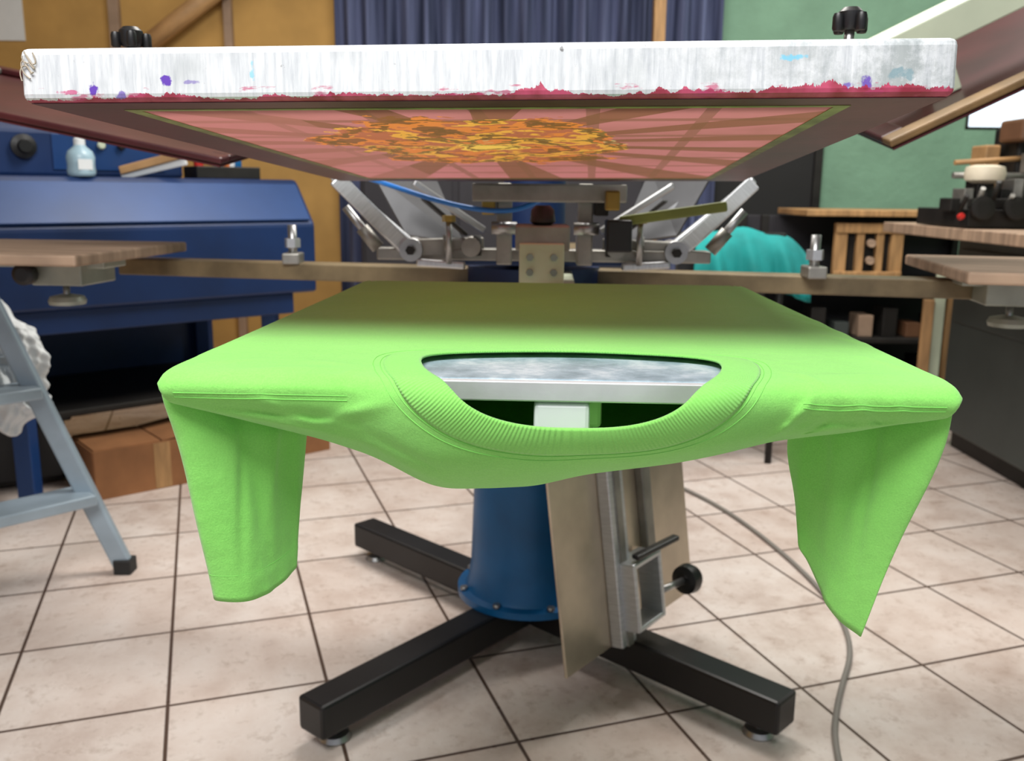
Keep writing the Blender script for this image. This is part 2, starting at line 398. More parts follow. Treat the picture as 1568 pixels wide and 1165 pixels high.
# ------------------------------------------------------------------ printing press
press=empty('screen_printing_press',(.04,1.81,0))
pm=NT('platen_glue_surface'); pv=pm.coord('Object',(1,1,1)); nn=pm.noise(pv,22,6,.7)
pm.l(pm.ramp(nn,[(.3,L(110,132,142)),(.5,L(160,180,192)),(.62,L(198,210,218)),(.75,L(130,165,185))]),pm.b.inputs['Base Color']); pm.b.inputs['Roughness'].default_value=.4; pm.b.inputs['Metallic'].default_value=.15
box('platen_plate',(0,.293,-.0035),(.484,.578,.003),pm.m,press,mtx=PM,bev=.001)
M_lip=mat('platen_edge_aluminium',L(215,216,218),.35,.45,.1,30,.05)
box('platen_front_lip',(0,.006,-.0095),(.484,.012,.0135),M_lip,press,mtx=PM,bev=.0012)
box('platen_lip_left',(-.238,.30,-.0095),(.008,.57,.012),M_alu,press,mtx=PM,bev=.001)
box('platen_lip_right',(.238,.30,-.0095),(.008,.57,.012),M_alu,press,mtx=PM,bev=.001)
box('platen_arm',(.012,.54,-.033),(.045,.98,.026),M_cream,press,mtx=PM)
box('platen_bracket',(.006,.022,-.027),(.036,.04,.020),M_white,press,mtx=PM)
C=Vector((.04,1.81,0))
tips=[(-.328,1.365),(.470,1.395),(-.375,2.21),(.40,2.24)]
for i,t in enumerate(tips):
    p=Vector((t[0],t[1],.060)); q=Vector((C.x,C.y,.060))
    beam('base_leg_%d'%i,p,q,.064,.062,M_blackleg,press,bev=.006)
    d=(q-p).normalized(); pp=p+d*.05
    cyl('foot_stem_%d'%i,(pp.x,pp.y,.012),(pp.x,pp.y,.03),.009,M_steel,press)
    lathe('foot_pad_%d'%i,[(.026,0),(.028,.004),(.024,.012),(.010,.016)],M_steel,press,(pp.x,pp.y,0.0))
lathe('pedestal',[(.150,.091),(.150,.105),(.134,.108),(.128,.118),(.122,.16),(.112,.45),(.102,.66),(.11,.68),(.11,.70)],M_blue,press,(C.x,C.y,0),seg=48)
for i in range(8):
    an=i*math.pi/4+.3; x,y=C.x+.141*math.cos(an),C.y+.141*math.sin(an)
    cyl('flange_bolt_%d'%i,(x,y,.105),(x,y,.114),.008,M_steel,press,seg=6)
lathe('turntable',[(.10,.70),(.17,.705),(.17,.73),(.13,.735),(.13,.775),(.06,.78),(.06,.98)],M_navy,press,(C.x,C.y,0))
AL=Vector((-.83,1.97,.752)); AR=Vector((.86,1.66,.752))
beam('arm_left',AL,(C.x-.08,C.y-.0,.752),.06,.034,M_arm,press)
beam('arm_right',AR,(C.x+.08,C.y,.752),.06,.034,M_arm,press)
beam('arm_rear',(C.x+.03,C.y,.752),(C.x+.15,C.y+.95,.752),.06,.028,M_arm,press)
def side_platen(tag,c,ang,Lx=.62,Wy=.42):
    Mx=Matrix.Translation(c)@Matrix.Rotation(ang,4,'Z')
    box('platen_board_'+tag,(0,0,-.010),(Lx,Wy,.020),M_wood,press,mtx=Mx,bev=.004)
    sx=1 if tag=='left' else -1
    box('platen_clamp_'+tag,(sx*.19,-.02,-.045),(.10,.12,.045),M_bracket,press,mtx=Mx)
    box('platen_channel_'+tag,(sx*.05,-.02,-.028),(.45,.08,.016),M_bracket,press,mtx=Mx)
    p=Mx@Vector((sx*.19,-.05,-.068))
    cyl('clamp_bolt_'+tag,p,p-Vector((0,0,.035)),.006,M_steel,press)
    lathe('clamp_handwheel_'+tag,[(.008,0),(.032,.003),(.034,.010),(.030,.018),(.012,.022)],M_bracket,press,p-Vector((0,0,.040)))
    q=Mx@Vector((sx*.14,-.085,-.045)); lathe('clamp_knob_'+tag,[(.014,0),(.020,.004),(.020,.022),(.012,.027)],M_black,press,q,axis=(0,-1,0))
side_platen('left',(-1.03,1.80,.803),math.radians(-6))
side_platen('right',(1.06,1.60,.800),math.radians(-10))
box('gate_plate',(.038,1.235,.815),(.060,.018,.07),M_cream,press,bev=.002)
for x in (.022,.054):
    for z in (.832,.812): cyl('gate_bolt',(x,1.226,z),(x,1.221,z),.005,M_steel,press,seg=6)
box('gate_block',(.04,1.30,.855),(.075,.07,.035),M_alu_d,press)
lathe('gate_knob',[(.012,0),(.018,.004),(.016,.020),(.010,.026)],M_black,press,(.040,1.28,.873))
box('screen_clamp_bar',(.055,1.46,.915),(.24,.035,.028),M_alu_d,press)
box('screen_clamp_bar_top',(.055,1.45,.968),(.24,.045,.022),M_alu_d,press)
for s,cx in ((-1,-.015),(1,.115)):
    beam('head_upright_%d'%s,(cx,1.50,.80),(cx,1.50,.93),.025,.03,M_alu_d,press)
    cyl('head_pin_%d'%s,(cx-.02,1.47,.86),(cx+.02,1.47,.86),.010,M_steel,press)
box('head_crossbar',(.05,1.56,.812),(.56,.04,.020),M_alu_d,press,rot=(0,0,-.03))
box('head_plate',(.05,1.66,.80),(.34,.22,.012),M_navy,press)
M_panel=mat('grey_panel',L(96,96,98),.4,.4,.3,6,.08)
M_brass=mat('brass',L(150,125,60),.4,.6)
for s in (-1,1):
    x0=.05+s*.22; x1=.05+s*.34
    beam('lift_lever_%d'%s,(x0,1.55,.812),(x1,1.52,.935),.020,.026,M_alu,press)
    beam('lift_lever_b_%d'%s,(x0+s*.01,1.60,.83),(x1+s*.02,1.60,.94),.014,.014,M_alu,press)
    cyl('gas_strut_%d'%s,(x0+s*.05,1.50,.825),(x0+s*.10,1.49,.89),.007,M_steel,press)
    cyl('gas_strut_sleeve_%d'%s,(x0+s*.05,1.50,.825),(x0+s*.075,1.495,.857),.011,M_alu_d,press)
    beam('lever_link_%d'%s,(x0,1.55,.822),(.05+s*.10,1.56,.826),.020,.030,M_alu_d,press)
    beam('lever_link_lower_%d'%s,(x0-s*.01,1.53,.800),(.05+s*.13,1.52,.796),.016,.012,M_alu,press)
    cyl('lever_pivot_%d'%s,(x0,1.525,.820),(x0,1.59,.820),.019,M_steel,press)
    cyl('lever_pivot_bolt_%d'%s,(x0,1.515,.820),(x0,1.526,.820),.008,M_dark,press,seg=6)
    cyl('lever_knuckle_%d'%s,(.05+s*.12,1.52,.826),(.05+s*.12,1.59,.826),.016,M_alu_d,press)
    v=[Vector((.05+s*.14,1.66,.825)),Vector((.05+s*.24,1.64,.84)),Vector((.05+s*.30,1.66,.945)),Vector((.05+s*.20,1.72,.955))]
    n_=(v[1]-v[0]).cross(v[3]-v[0]).normalized()*.008
    mesh_obj('head_side_panel_%d'%s,v+[x+n_ for x in v],[(0,1,2,3),(7,6,5,4),(0,4,5,1),(1,5,6,2),(2,6,7,3),(3,7,4,0)],M_panel,press)
    beam('spring_arm_%d'%s,(.05+s*.10,1.60,.85),(.05+s*.22,1.58,.93),.012,.012,M_steel,press)
    beam('hinge_plate_%d'%s,(.05+s*.13,1.55,.845),(.05+s*.20,1.53,.905),.030,.006,M_dark,press)
    cyl('adjust_screw_%d'%s,(.05+s*.155,1.50,.80),(.05+s*.155,1.50,.875),.005,M_steel,press)
    lathe('adjust_nut_%d'%s,[(.011,0),(.011,.010)],M_brass,press,(.05+s*.155,1.50,.868),seg=6)
    box('stop_block_%d'%s,(.05+s*.09,1.49,.895),(.022,.03,.03),M_brass if s<0 else M_dark,press)
    cyl('arm_bolt_%d'%s,(.05+s*.50,1.78-s*.10,.77),(.05+s*.50,1.78-s*.10,.845),.009,M_steel,press)
    lathe('arm_bolt_nut_%d'%s,[(.016,0),(.016,.018)],M_alu,press,(.05+s*.50,1.78-s*.10,.80),seg=6)
    box('arm_block_%d'%s,(.05+s*.50,1.78-s*.10,.778),(.035,.05,.022),M_alu_d,press)
    for k in range(3): cyl('small_bolt_%d_%d'%(s,k),(.05+s*(.06+.05*k),1.53,.812),(.05+s*(.06+.05*k),1.53,.845),.007,[M_steel,M_dark,M_alu_d][k],press)
M_hose=mat('blue_hose',L(30,110,190),.4)
tube('air_hose',[(-.24,1.55,.935),(-.20,1.5,.925),(-.12,1.48,.90),(-.04,1.47,.885),(.02,1.46,.890),(.05,1.47,.91)],.004,M_hose,press)
beam('green_lever',(.17,1.48,.872),(.33,1.44,.898),.018,.016,mat('olive_paint',L(120,130,60),.5),press)
box('yellow_block',(.15,1.42,.905),(.022,.02,.03),M_brass,press)
box('handle_bracket',(.165,1.46,.85),(.04,.04,.05),M_black,press)

# ------------------------------------------------------------------ main screen
X=Vector((.6056,-.05,.0055)).normalized(); Y=Vector((.0726,.9958,-.0559)); Y=(Y-X*Y.dot(X)).normalized(); Z=X.cross(Y)
FM=Matrix((X,Y,Z)).transposed().to_4x4(); FM.translation=Vector((-.3375,.6505,H+.0552))
FWd,FL,FT,FB=.617,.80,.0357,.040
scr=empty('silkscreen_frame',FM.translation)
def frame_mat():
    a=NT('whitewashed_frame'); v=a.coord('Object'); s=a.sep(v)
    st=a.noise(a.coord('Object',(90,20,8)),3,5,.65); bl=a.noise(v,14,5,.6)
    c=a.ramp(st,[(.32,L(186,191,197)),(.5,L(208,212,216)),(.7,L(225,228,231))])
    c=a.mix(a.math('MULTIPLY',a.ramp(bl,[(.55,K),(.72,W)]),.4),c,L(158,164,166))
    mr=a.n('ShaderNodeMapRange'); mr.inputs['From Min'].default_value=.34; mr.inputs['From Max'].default_value=.60; a.l(s[0],mr.inputs['Value'])
    sc=a.math('MULTIPLY',mr.outputs[0],a.ramp(a.noise(v,32,6,.75),[(.42,K),(.60,W)]))
    c=a.mix(a.math('MULTIPLY',sc,.75),c,L(132,142,142))
    c=a.mix(a.math('MULTIPLY',a.ramp(a.noise(v,210,3,.6),[(.68,K),(.74,W)]),.5),c,L(110,104,104))
    def spot(c,x,z,rx,rz,colr,amt=1.0):
        dx=a.math('DIVIDE',a.math('SUBTRACT',s[0],x),rx); dz=a.math('DIVIDE',a.math('SUBTRACT',s[2],z),rz)
        d=a.math('ADD',a.math('MULTIPLY',dx,dx),a.math('MULTIPLY',dz,dz))
        nz=a.noise(v,150,4,.6); d=a.math('ADD',d,a.math('MULTIPLY',nz,5.0))
        mr=a.n('ShaderNodeMapRange'); mr.inputs['From Min'].default_value=3.4; mr.inputs['From Max'].default_value=2.8; a.l(d,mr.inputs['Value'])
        return a.mix(a.math('MULTIPLY',mr.outputs[0],amt),c,colr)
    PU=L(96,60,170); BLU=L(110,195,225); PK=L(190,60,120)
    for x,z,rx,rz,cc,am in ((.053,.008,.0045,.0045,PU,1),(.103,.013,.005,.0035,PU,1),(.071,.004,.005,.003,PU,.8),(.121,.012,.006,.0016,PU,.6),(.163,.019,.002,.006,BLU,.7),(.514,.024,.009,.0022,BLU,.8),(.561,.008,.004,.005,PU,.9),(.550,.006,.004,.003,PU,.8),(.034,.006,.010,.0016,PK,.8),(.583,.013,.009,.004,L(120,150,160),.8),(.369,.031,.0015,.002,L(110,110,110),.9)):
        c=spot(c,x,z,rx,rz,cc,am)
    n=a.noise(a.coord('Object',(110,1,24)),1,6,.72); n0=a.noise(a.coord('Object',(16,1,1)),1,3,.6)
    mr2=a.n('ShaderNodeMapRange'); mr2.inputs['From Min'].default_value=0; mr2.inputs['From Max'].default_value=.6; mr2.inputs['To Min'].default_value=.7; mr2.inputs['To Max'].default_value=1.3; a.l(s[0],mr2.inputs['Value'])
    hgt=a.math('MULTIPLY',a.math('MULTIPLY',n,a.math('MULTIPLY',n0,n0)),.048)
    hgt=a.math('SUBTRACT',a.math('MULTIPLY',hgt,mr2.outputs[0]),.0024)
    m=a.math('LESS_THAN',s[2],hgt)
    ink=a.ramp(a.noise(v,50,3),[(.4,L(150,18,54)),(.6,L(186,60,98))])
    c=a.mix(a.math('MULTIPLY',m,.95),c,ink)
    n3=a.noise(a.coord('Object',(40,1,140)),1,4,.6); lowz=a.math('LESS_THAN',s[2],.009)
    c=a.mix(a.math('MULTIPLY',a.math('MULTIPLY',lowz,a.ramp(n3,[(.58,K),(.64,W)])),.75),c,L(186,66,112))
    a.l(c,a.b.inputs['Base Color']); a.b.inputs['Roughness'].default_value=.5; a.b.inputs['Metallic'].default_value=.05
    a.bump(st,.15,.001); return a.m
M_frame=frame_mat()
def fr_box(name,x0,x1,y0,y1,z0,z1,m,bev=.003):
    v=[(x,y,z) for z in (z0,z1) for y in (y0,y1) for x in (x0,x1)]
    f=[(0,2,3,1),(4,5,7,6),(0,1,5,4),(1,3,7,5),(3,2,6,7),(2,0,4,6)]
    o=mesh_obj(name,v,f,m,scr,mtx=FM)
    if bev: bevel(o,bev,3)
    return o
fr_box('frame_front',0,FWd,0,FB,0.0,FT,M_frame,.005)
fr_box('frame_rear',0,FWd,FL-FB,FL,0,FT,M_frame)
fr_box('frame_left',0.001,FB,FB,FL-FB,0.0,FT,M_frame,.003)
fr_box('frame_right',FWd-FB,FWd-.001,FB,FL-FB,0.0,FT,M_frame,.003)
def ring(name,x0,x1,y0,y1,w,z,m,tz=.0004,wf=None,wr=None):
    wf=w if wf is None else wf; wr=w if wr is None else wr
    fr_box(name+'_f',x0,x1,y0,y0+wf,z,z+tz,m,0);fr_box(name+'_r',x0,x1,y1-wr,y1,z,z+tz,m,0)
    fr_box(name+'_a',x0,x0+w,y0+wf,y1-wr,z,z+tz,m,0);fr_box(name+'_b',x1-w,x1,y0+wf,y1-wr,z,z+tz,m,0)
ring('tape_border',.004,FWd-.004,.005,FL-.003,.055,-.0006,M_maroon,wf=.030,wr=.05)
M_lime=mat('lime_tape_edge',L(140,140,86),.5,0,.5,30,.05)
ring('tape_edge',.055,FWd-.055,.034,FL-.050,.010,-.0011,M_lime,wf=.006,wr=.012)
def film_mat():
    a=NT('printed_mesh_film'); v=a.coord('Object',(1,1,1),(-.285,-.29,0)); s=a.sep(v)
    ang=a.math('ARCTAN2',s[0],a.math('ADD',s[1],.02))
    rays=a.math('GREATER_THAN',a.math('SINE',a.math('ADD',a.math('MULTIPLY',ang,15),.8)),.35)
    c=a.mix(rays,L(172,98,122),L(104,50,66))
    cx=a.math('GREATER_THAN',a.math('SINE',a.math('MULTIPLY',s[1],60)),.90); cy=a.math('GREATER_THAN',a.math('SINE',a.math('MULTIPLY',s[0],75)),.93)
    c=a.mix(a.math('MULTIPLY',a.math('MAXIMUM',cx,cy),.6),c,L(74,38,50))
    nz=a.noise(v,9,5,.6); gr=a.noise(v,5,4,.6)
    c=a.mix(a.math('MULTIPLY',a.ramp(gr,[(.46,K),(.66,W)]),.4),c,L(104,54,62))
    left=a.math('LESS_THAN',s[0],-.12); c=a.mix(a.math('MULTIPLY',left,.5),c,L(158,90,108))
    r2=a.math('SQRT',a.math('ADD',a.math('MULTIPLY',s[0],s[0]),a.math('MULTIPLY',a.math('MULTIPLY',s[1],s[1]),.55)))
    wob=a.math('ADD',r2,a.math('MULTIPLY',a.math('SUBTRACT',nz,.5),.20))
    e1=a.math('LESS_THAN',wob,.142); e3=a.math('LESS_THAN',wob,.024)
    og=a.ramp(a.noise(v,11,4,.55),[(.34,L(92,42,30)),(.40,L(208,112,44)),(.46,L(158,72,62)),(.51,L(222,160,58)),(.56,L(84,74,34)),(.60,L(212,112,50)),(.66,L(190,176,130)),(.71,L(120,54,40))],'CONSTANT')
    c=a.mix(a.math('MULTIPLY',e1,.92),c,og)
    c=a.mix(a.math('MULTIPLY',e3,.85),c,L(238,204,90))
    rings=a.math('GREATER_THAN',a.math('SINE',a.math('MULTIPLY',wob,110)),.88)
    c=a.mix(a.math('MULTIPLY',a.math('MULTIPLY',rings,e1),.85),c,L(54,28,22))
    a.l(c,a.b.inputs['Base Color']); a.b.inputs['Roughness'].default_value=.45; a.b.inputs['Specular IOR Level'].default_value=.2
    tr=a.n('ShaderNodeBsdfTranslucent'); a.l(a.mix(.22,c,L(220,170,90)),tr.inputs[0])
    mx=a.n('ShaderNodeMixShader'); mx.inputs[0].default_value=.40
    a.l(a.b.outputs[0],mx.inputs[1]); a.l(tr.outputs[0],mx.inputs[2]); a.l(mx.outputs[0],a.out.inputs[0]); return a.m
mesh_obj('mesh_film',[(.05,.03,-.0003),(FWd-.05,.03,-.0003),(FWd-.05,FL-.05,-.0003),(.05,FL-.05,-.0003)],[(0,3,2,1)],film_mat(),scr,mtx=FM)
M_tw=mat('clear_tape',L(180,168,150),.5)
for i in range(5):
    pts=[FM@Vector((.005+.004*math.cos(k*.8+i*1.3)+.001*i,-.0010-.0008*random.random(),.018+.003*i+.006*math.sin(k*.8+i*.7))) for k in range(6)]
    tube('corner_twine_%d'%i,pts,.0005,M_tw,scr,res=1)
def wing_knob(name,c,parent,r=.014):
    cyl(name+'_stem',Vector(c)-Vector((0,0,.03)),c,.0045,M_steel,parent)
    lathe(name+'_core',[(r*.6,-.004),(r*.8,0),(r*.8,.012),(r*.5,.016)],M_black,parent,c)
    for k in range(4):
        a_=k*math.pi/2+.4
        lathe(name+'_lobe_%d'%k,[(.004,-.005),(.005,-.003),(.005,.007),(.004,.010)],M_black,parent,Vector(c)+Vector((r*math.cos(a_),r*math.sin(a_),0)),seg=14)
wing_knob('clamp_knob_a',FM@Vector((-.095,.35,.112)),scr,.015)
wing_knob('clamp_knob_b',FM@Vector((-.04,.36,.088)),scr,.011)
wing_knob('clamp_knob_c',FM@Vector((.622,.28,.104)),scr,.014)
beam('side_arm_left',FM@Vector((-.15,.34,.080)),FM@Vector((.03,.36,.054)),.03,.008,M_steel,scr)
beam('side_arm_left_post',FM@Vector((.02,.36,.035)),FM@Vector((.02,.36,.055)),.02,.02,M_steel,scr)
beam('side_arm_right',FM@Vector((.58,.27,.058)),FM@Vector((.67,.30,.064)),.03,.01,M_cream,scr)
beam('side_arm_right_post',FM@Vector((.595,.28,.035)),FM@Vector((.595,.28,.060)),.02,.02,M_cream,scr)
# ------------------------------------------------------------------ neighbouring raised screens
M_bar=mat('dirty_gold_frame',L(130,102,66),.45,.2,.5,12,.1)
M_maroon2=mat('dark_maroon_mesh',L(72,28,32),.3,0,.5,6,.05)
def other_screen(name,p,ex,ey,w,l,gold,armz):
    e=empty(name,p); ex=Vector(ex).normalized(); ey=Vector(ey); ey=(ey-ex*ey.dot(ex)).normalized(); ez=ex.cross(ey)
    if ez.z<0: ez=-ez
    Mx=Matrix((ex,ey,ez)).transposed().to_4x4(); Mx.translation=p
    for nm,x0,x1,y0,y1 in (('f',0,w,0,.035),('r',0,w,l-.035,l),('a',0,.035,.035,l-.035),('b',w-.035,w,.035,l-.035)):
        box('bar_'+nm,((x0+x1)/2,(y0+y1)/2,.007),(x1-x0,y1-y0,.012),M_bar if (nm!='a' and gold) else (M_alu_d if nm=='b' else M_maroon2),e,mtx=Mx)
        box('tape_'+nm,((x0+x1)/2,(y0+y1)/2,-.002),(x1-x0-.004,y1-y0+.001,.003),M_maroon2,e,mtx=Mx,bev=0)
    box('mesh',(w/2,l/2,-.001),(w-.01,l-.01,.001),M_maroon2,e,mtx=Mx,bev=0)
    if armz:
        box('holder_arm',(w*.46,l*.3,armz),(w*.8,.07,.05),M_cream,e,mtx=Mx)
        box('holder_clamp',(w*.20,l*.3,armz/2),(.05,.06,armz),M_cream,e,mtx=Mx)
    return e,Mx
e,Mx=other_screen('silkscreen_frame',Vector((.56,1.40,.985)),(1,-.12,.50),(.12,1,.25),.70,.55,True,.10)
wing_knob('knob',Mx@Vector((.30,.16,.15)),e,.02)
other_screen('silkscreen_frame',Vector((-.50,1.60,.955)),(-1,.10,.19),(.10,1,.16),.75,.5,False,0)

# ------------------------------------------------------------------ spare platen leaning on base leg
sp=empty('spare_aluminium_platen',(.235,1.63,.09))
B0=Vector((.098,1.44,.094)); B1=Vector((.385,1.81,.094)); e1=(B1-B0).normalized(); nn_=Vector((e1.y,-e1.x,0)); up_=(Vector((0,0,1))-nn_*.14).normalized()
nrm=e1.cross(up_).normalized()
if nrm.dot(Vector((0,-1,0)))<0: nrm=-nrm
SM=Matrix((e1,up_,nrm)).transposed().to_4x4(); SM.translation=B0
wS=(B1-B0).length
M_plate=mat('scratched_aluminium_plate',L(204,190,170),.33,.6,.35,5,.1)
box('plate',(wS/2,.28,0),(wS,.56,.006),M_plate,sp,mtx=SM,bev=.002)
box('channel',(wS*.36,.30,.016),(.05,.60,.026),M_alu,sp,mtx=SM)
box('channel_groove',(wS*.36,.30,.030),(.018,.60,.004),M_alu_d,sp,mtx=SM,bev=0)
box('rail',(wS*.62,.36,.012),(.03,.42,.018),M_alu_d,sp,mtx=SM)
for nm,dx,dy,sx_,sy_ in (('a',-.045,0,.010,.13),('b',.045,0,.010,.13),('c',0,.06,.09,.010),('d',0,-.06,.09,.010)):
    box('bracket_'+nm,(wS*.44+dx,.095+dy,.035),(sx_,sy_,.05),M_alu,sp,mtx=SM)
p=SM@Vector((wS*.44+.045,.075,.045)); q=SM@Vector((wS*.44+.13,.070,.055))
cyl('clamp_rod',p,q,.007,M_steel,sp)
lathe('clamp_knob',[(.016,0),(.028,.004),(.030,.022),(.024,.034),(.010,.038)],M_black,sp,q,axis=(q-p))
beam('toggle_lever',SM@Vector((wS*.36,.170,.055)),SM@Vector((wS*.62,.175,.075)),.016,.010,M_black,sp)

tube('power_cable',[(.30,3.1,.006),(.45,2.85,.006),(.53,2.78,.006),(.65,2.51,.006),(.736,2.066,.006),(.725,1.76,.006),(.60,1.52,.006),(.54,1.36,.006),(.50,1.1,.006)],.0055,M_cable)

# ------------------------------------------------------------------ stepladder
ld=empty('stepladder',(-1.25,2.0,0))
def rail(n_,a,b): beam(n_,a,b,.026,.045,M_greyp,ld,bev=.006)
r1=(Vector((-.935,2.08,.01)),Vector((-1.36,2.02,1.15))); r2=(Vector((-1.22,1.78,.01)),Vector((-1.58,1.78,1.15)))
rail('front_rail_near',*r1); rail('front_rail_far',*r2)
r3=(Vector((-1.75,2.30,.01)),Vector((-1.40,2.06,1.12))); r4=(Vector((-2.02,2.00,.01)),Vector((-1.62,1.82,1.12)))
rail('rear_rail_near',*r3); rail('rear_rail_far',*r4)
for i,z in enumerate((.19,.45,.71,.95)):
    q=z/1.15; p=r1[0].lerp(r1[1],q); q_=r2[0].lerp(r2[1],q)
    beam('step_%d'%i,p,q_,.11,.026,M_greyp,ld,bev=.004)
for i,r_ in enumerate((r1,r2,r3,r4)): box('foot_%d'%i,(r_[0].x,r_[0].y,.018),(.042,.042,.036),M_rubber,ld)
beam('top_cap',(-1.39,2.07,1.16),(-1.62,1.76,1.16),.16,.03,M_greyp,ld)
beam('cross_brace',r1[0].lerp(r1[1],.45),r3[0].lerp(r3[1],.45),.012,.02,M_greyp,ld)
bm=bmesh.new(); bmesh.ops.create_icosphere(bm,subdivisions=6,radius=1)
for v in bm.verts:
    c=v.co; k=1+.16*math.sin(c.x*7+c.z*4)+.11*math.sin(c.y*11+c.z*6)+.07*math.sin(c.x*19+c.z*9)+.05*math.sin(c.y*31+c.x*13)+.03*math.sin(c.z*37+c.y*17)
    v.co=Vector((c.x*.095*k*(1-.35*c.z),c.y*.08*k,c.z*.155*(1+.1*math.sin(c.x*9))))
me=bpy.data.meshes.new('hanging_white_cloth'); bm.to_mesh(me); bm.free(); me.materials.append(M_white)
for p in me.polygons:p.use_smooth=True
o=bpy.data.objects.new('hanging_white_cloth',me); o.location=Vector((-1.225,2.14,.49)); link(o,ld)

# ------------------------------------------------------------------ blue conveyor dryer
dry=empty('blue_conveyor_dryer',(-1.2,2.9,0))
A=Vector((-1.90,2.02,0)); e1=Vector((.74,.673,0)).normalized(); e2=Vector((-e1.y,e1.x,0)); ez=Vector((0,0,1))
Ld=1.66; ZD=.945
prism('body',[(0,.57),(0,.80),(.10,.928),(.12,ZD),(.70,ZD),(.72,.57)],A,e1,e2,ez,Ld,M_navy,dry,bev=.01)
prism('upper_panel',[(-.004,.815),(.088,.931),(.094,.927),(.004,.810)],A+e1*.02,e1,e2,ez,Ld-.04,M_navy2,dry,bev=.002)
prism('lower_skirt',[(.02,.50),(.02,.57),(.68,.57),(.68,.50)],A+e1*.02,e1,e2,ez,Ld-.1,M_navy,dry)
for i,(u_,w_) in enumerate(((.72,.05),(1.52,.08),(.1,.05),(.3,.62),(1.52,.62))):
    p=A+e1*u_+e2*w_; beam('leg_%d'%i,(p.x,p.y,0),(p.x,p.y,.52),.05,.05,M_navy2,dry)
prism('back_panel',[(.66,.10),(.66,.52),(.68,.52),(.68,.10)],A+e1*.1,e1,e2,ez,Ld-.2,M_navy,dry)
prism('lower_shelf',[(.08,.24),(.08,.26),(.64,.26),(.64,.24)],A+e1*.1,e1,e2,ez,Ld-.2,M_dark,dry)
for i in range(2):
    p=A+e1*.72+e2*.02+ez*(.50-.05*i); cyl('bolt_%d'%i,p,p-e2*.012,.010,M_steel,dry,seg=6)
prism('hood',[(.25,ZD),(.25,1.08),(.33,1.13),(.65,1.13),(.65,ZD)],A+e1*.72,e1,e2,ez,.60,M_navy,dry,bev=.01)
prism('hood_panel',[(.246,.965),(.246,1.07),(.252,1.07),(.252,.965)],A+e1*.92,e1,e2,ez,.34,M_navy2,dry,bev=.001)
p=A+e1*.84+e2*.245+ez*1.03; lathe('dial',[(.035,0),(.035,.01),(.02,.014),(.018,.03)],M_black,dry,p,axis=-e2)
for i in range(3):
    p=A+e1*(1.0+.06*i)+e2*.240+ez*1.04; lathe('switch_%d'%i,[(.012,0),(.012,.006),(.008,.010)],[M_red,M_cream,M_black][i],dry,p,axis=-e2)
def on_dryer(u_,w_): return A+e1*u_+e2*w_+ez*ZD
p=on_dryer(.965,.14)
bt=empty('spray_bottle',p)
lathe('bottle',[(.034,0),(.038,.004),(.040,.012),(.038,.034),(.040,.055),(.034,.072),(.018,.086),(.014,.094)],mat('light_blue_bottle',L(160,188,202),.3),bt,p)
lathe('cap',[(.016,0),(.016,.018),(.009,.024),(.007,.034),(.004,.052)],M_white,bt,p+ez*.089)
box('label',p+ez*.034-e2*.0385,(.040,.002,.030),M_white,bt,rot=(0,0,math.atan2(e1.y,e1.x)),bev=0)
p=on_dryer(1.45,.24); tb=empty('tool_tray',p)
box('tray',p+ez*.02,(.22,.12,.04),M_dark,tb,rot=(0,0,.7))
for i in range(6):
    q=p+Vector((random.uniform(-.08,.08),random.uniform(-.03,.03),.035)); cyl('pot_%d'%i,q,q+ez*random.uniform(.03,.07),.016,[M_orange,M_red,M_white,M_black,M_blue,M_card][i],tb,bev=.003)
p=on_dryer(1.18,.15); sq=empty('squeegee',p)
beam('handle',p+Vector((-.1,0,.02)),p+Vector((.10,.02,.075)),.03,.025,M_wood2,sq); beam('blade',p+Vector((-.1,0,.006)),p+Vector((.10,.02,.055)),.008,.03,M_white,sq)

def carton(loc,size,rz):
    e=empty('cardboard_box',loc); x,y,z=size; Mx=Matrix.Translation(loc)@Matrix.Rotation(rz,4,'Z'); t=.006
    box('base',(0,0,t/2),(x,y,t),M_card,e,mtx=Mx,bev=0)
    for nm,c,s in (('w1',(-x/2,0,z/2),(t,y,z)),('w2',(x/2,0,z/2),(t,y,z)),('w3',(0,-y/2,z/2),(x,t,z)),('w4',(0,y/2,z/2),(x,t,z))): box(nm,c,s,M_card,e,mtx=Mx,bev=.001)
    box('lid_a',(-x/4,0,z+.002),(x/2-.004,y,t),M_card,e,mtx=Mx,bev=.001); box('lid_b',(x/4,0,z+.014),(x/2-.004,y,t),M_card,e,mtx=Mx,rot=(0,-.12,0),bev=.001)
    box('packing_tape',(0,-y/2-.0035,z*.5),(.05,.001,z*.96),M_wood2,e,mtx=Mx,bev=0)
carton((-1.15,2.80,0),(.40,.22,.15),.70); carton((-.86,3.14,0),(.34,.24,.12),.72)
cr=empty('black_crate',(-1.62,2.80,0))
box('body',(-1.62,2.80,.11),(.36,.3,.20),M_black,cr,rot=(0,0,.5),bev=.02)
box('rim',(-1.62,2.80,.215),(.40,.34,.02),M_black,cr,rot=(0,0,.5),bev=.008)

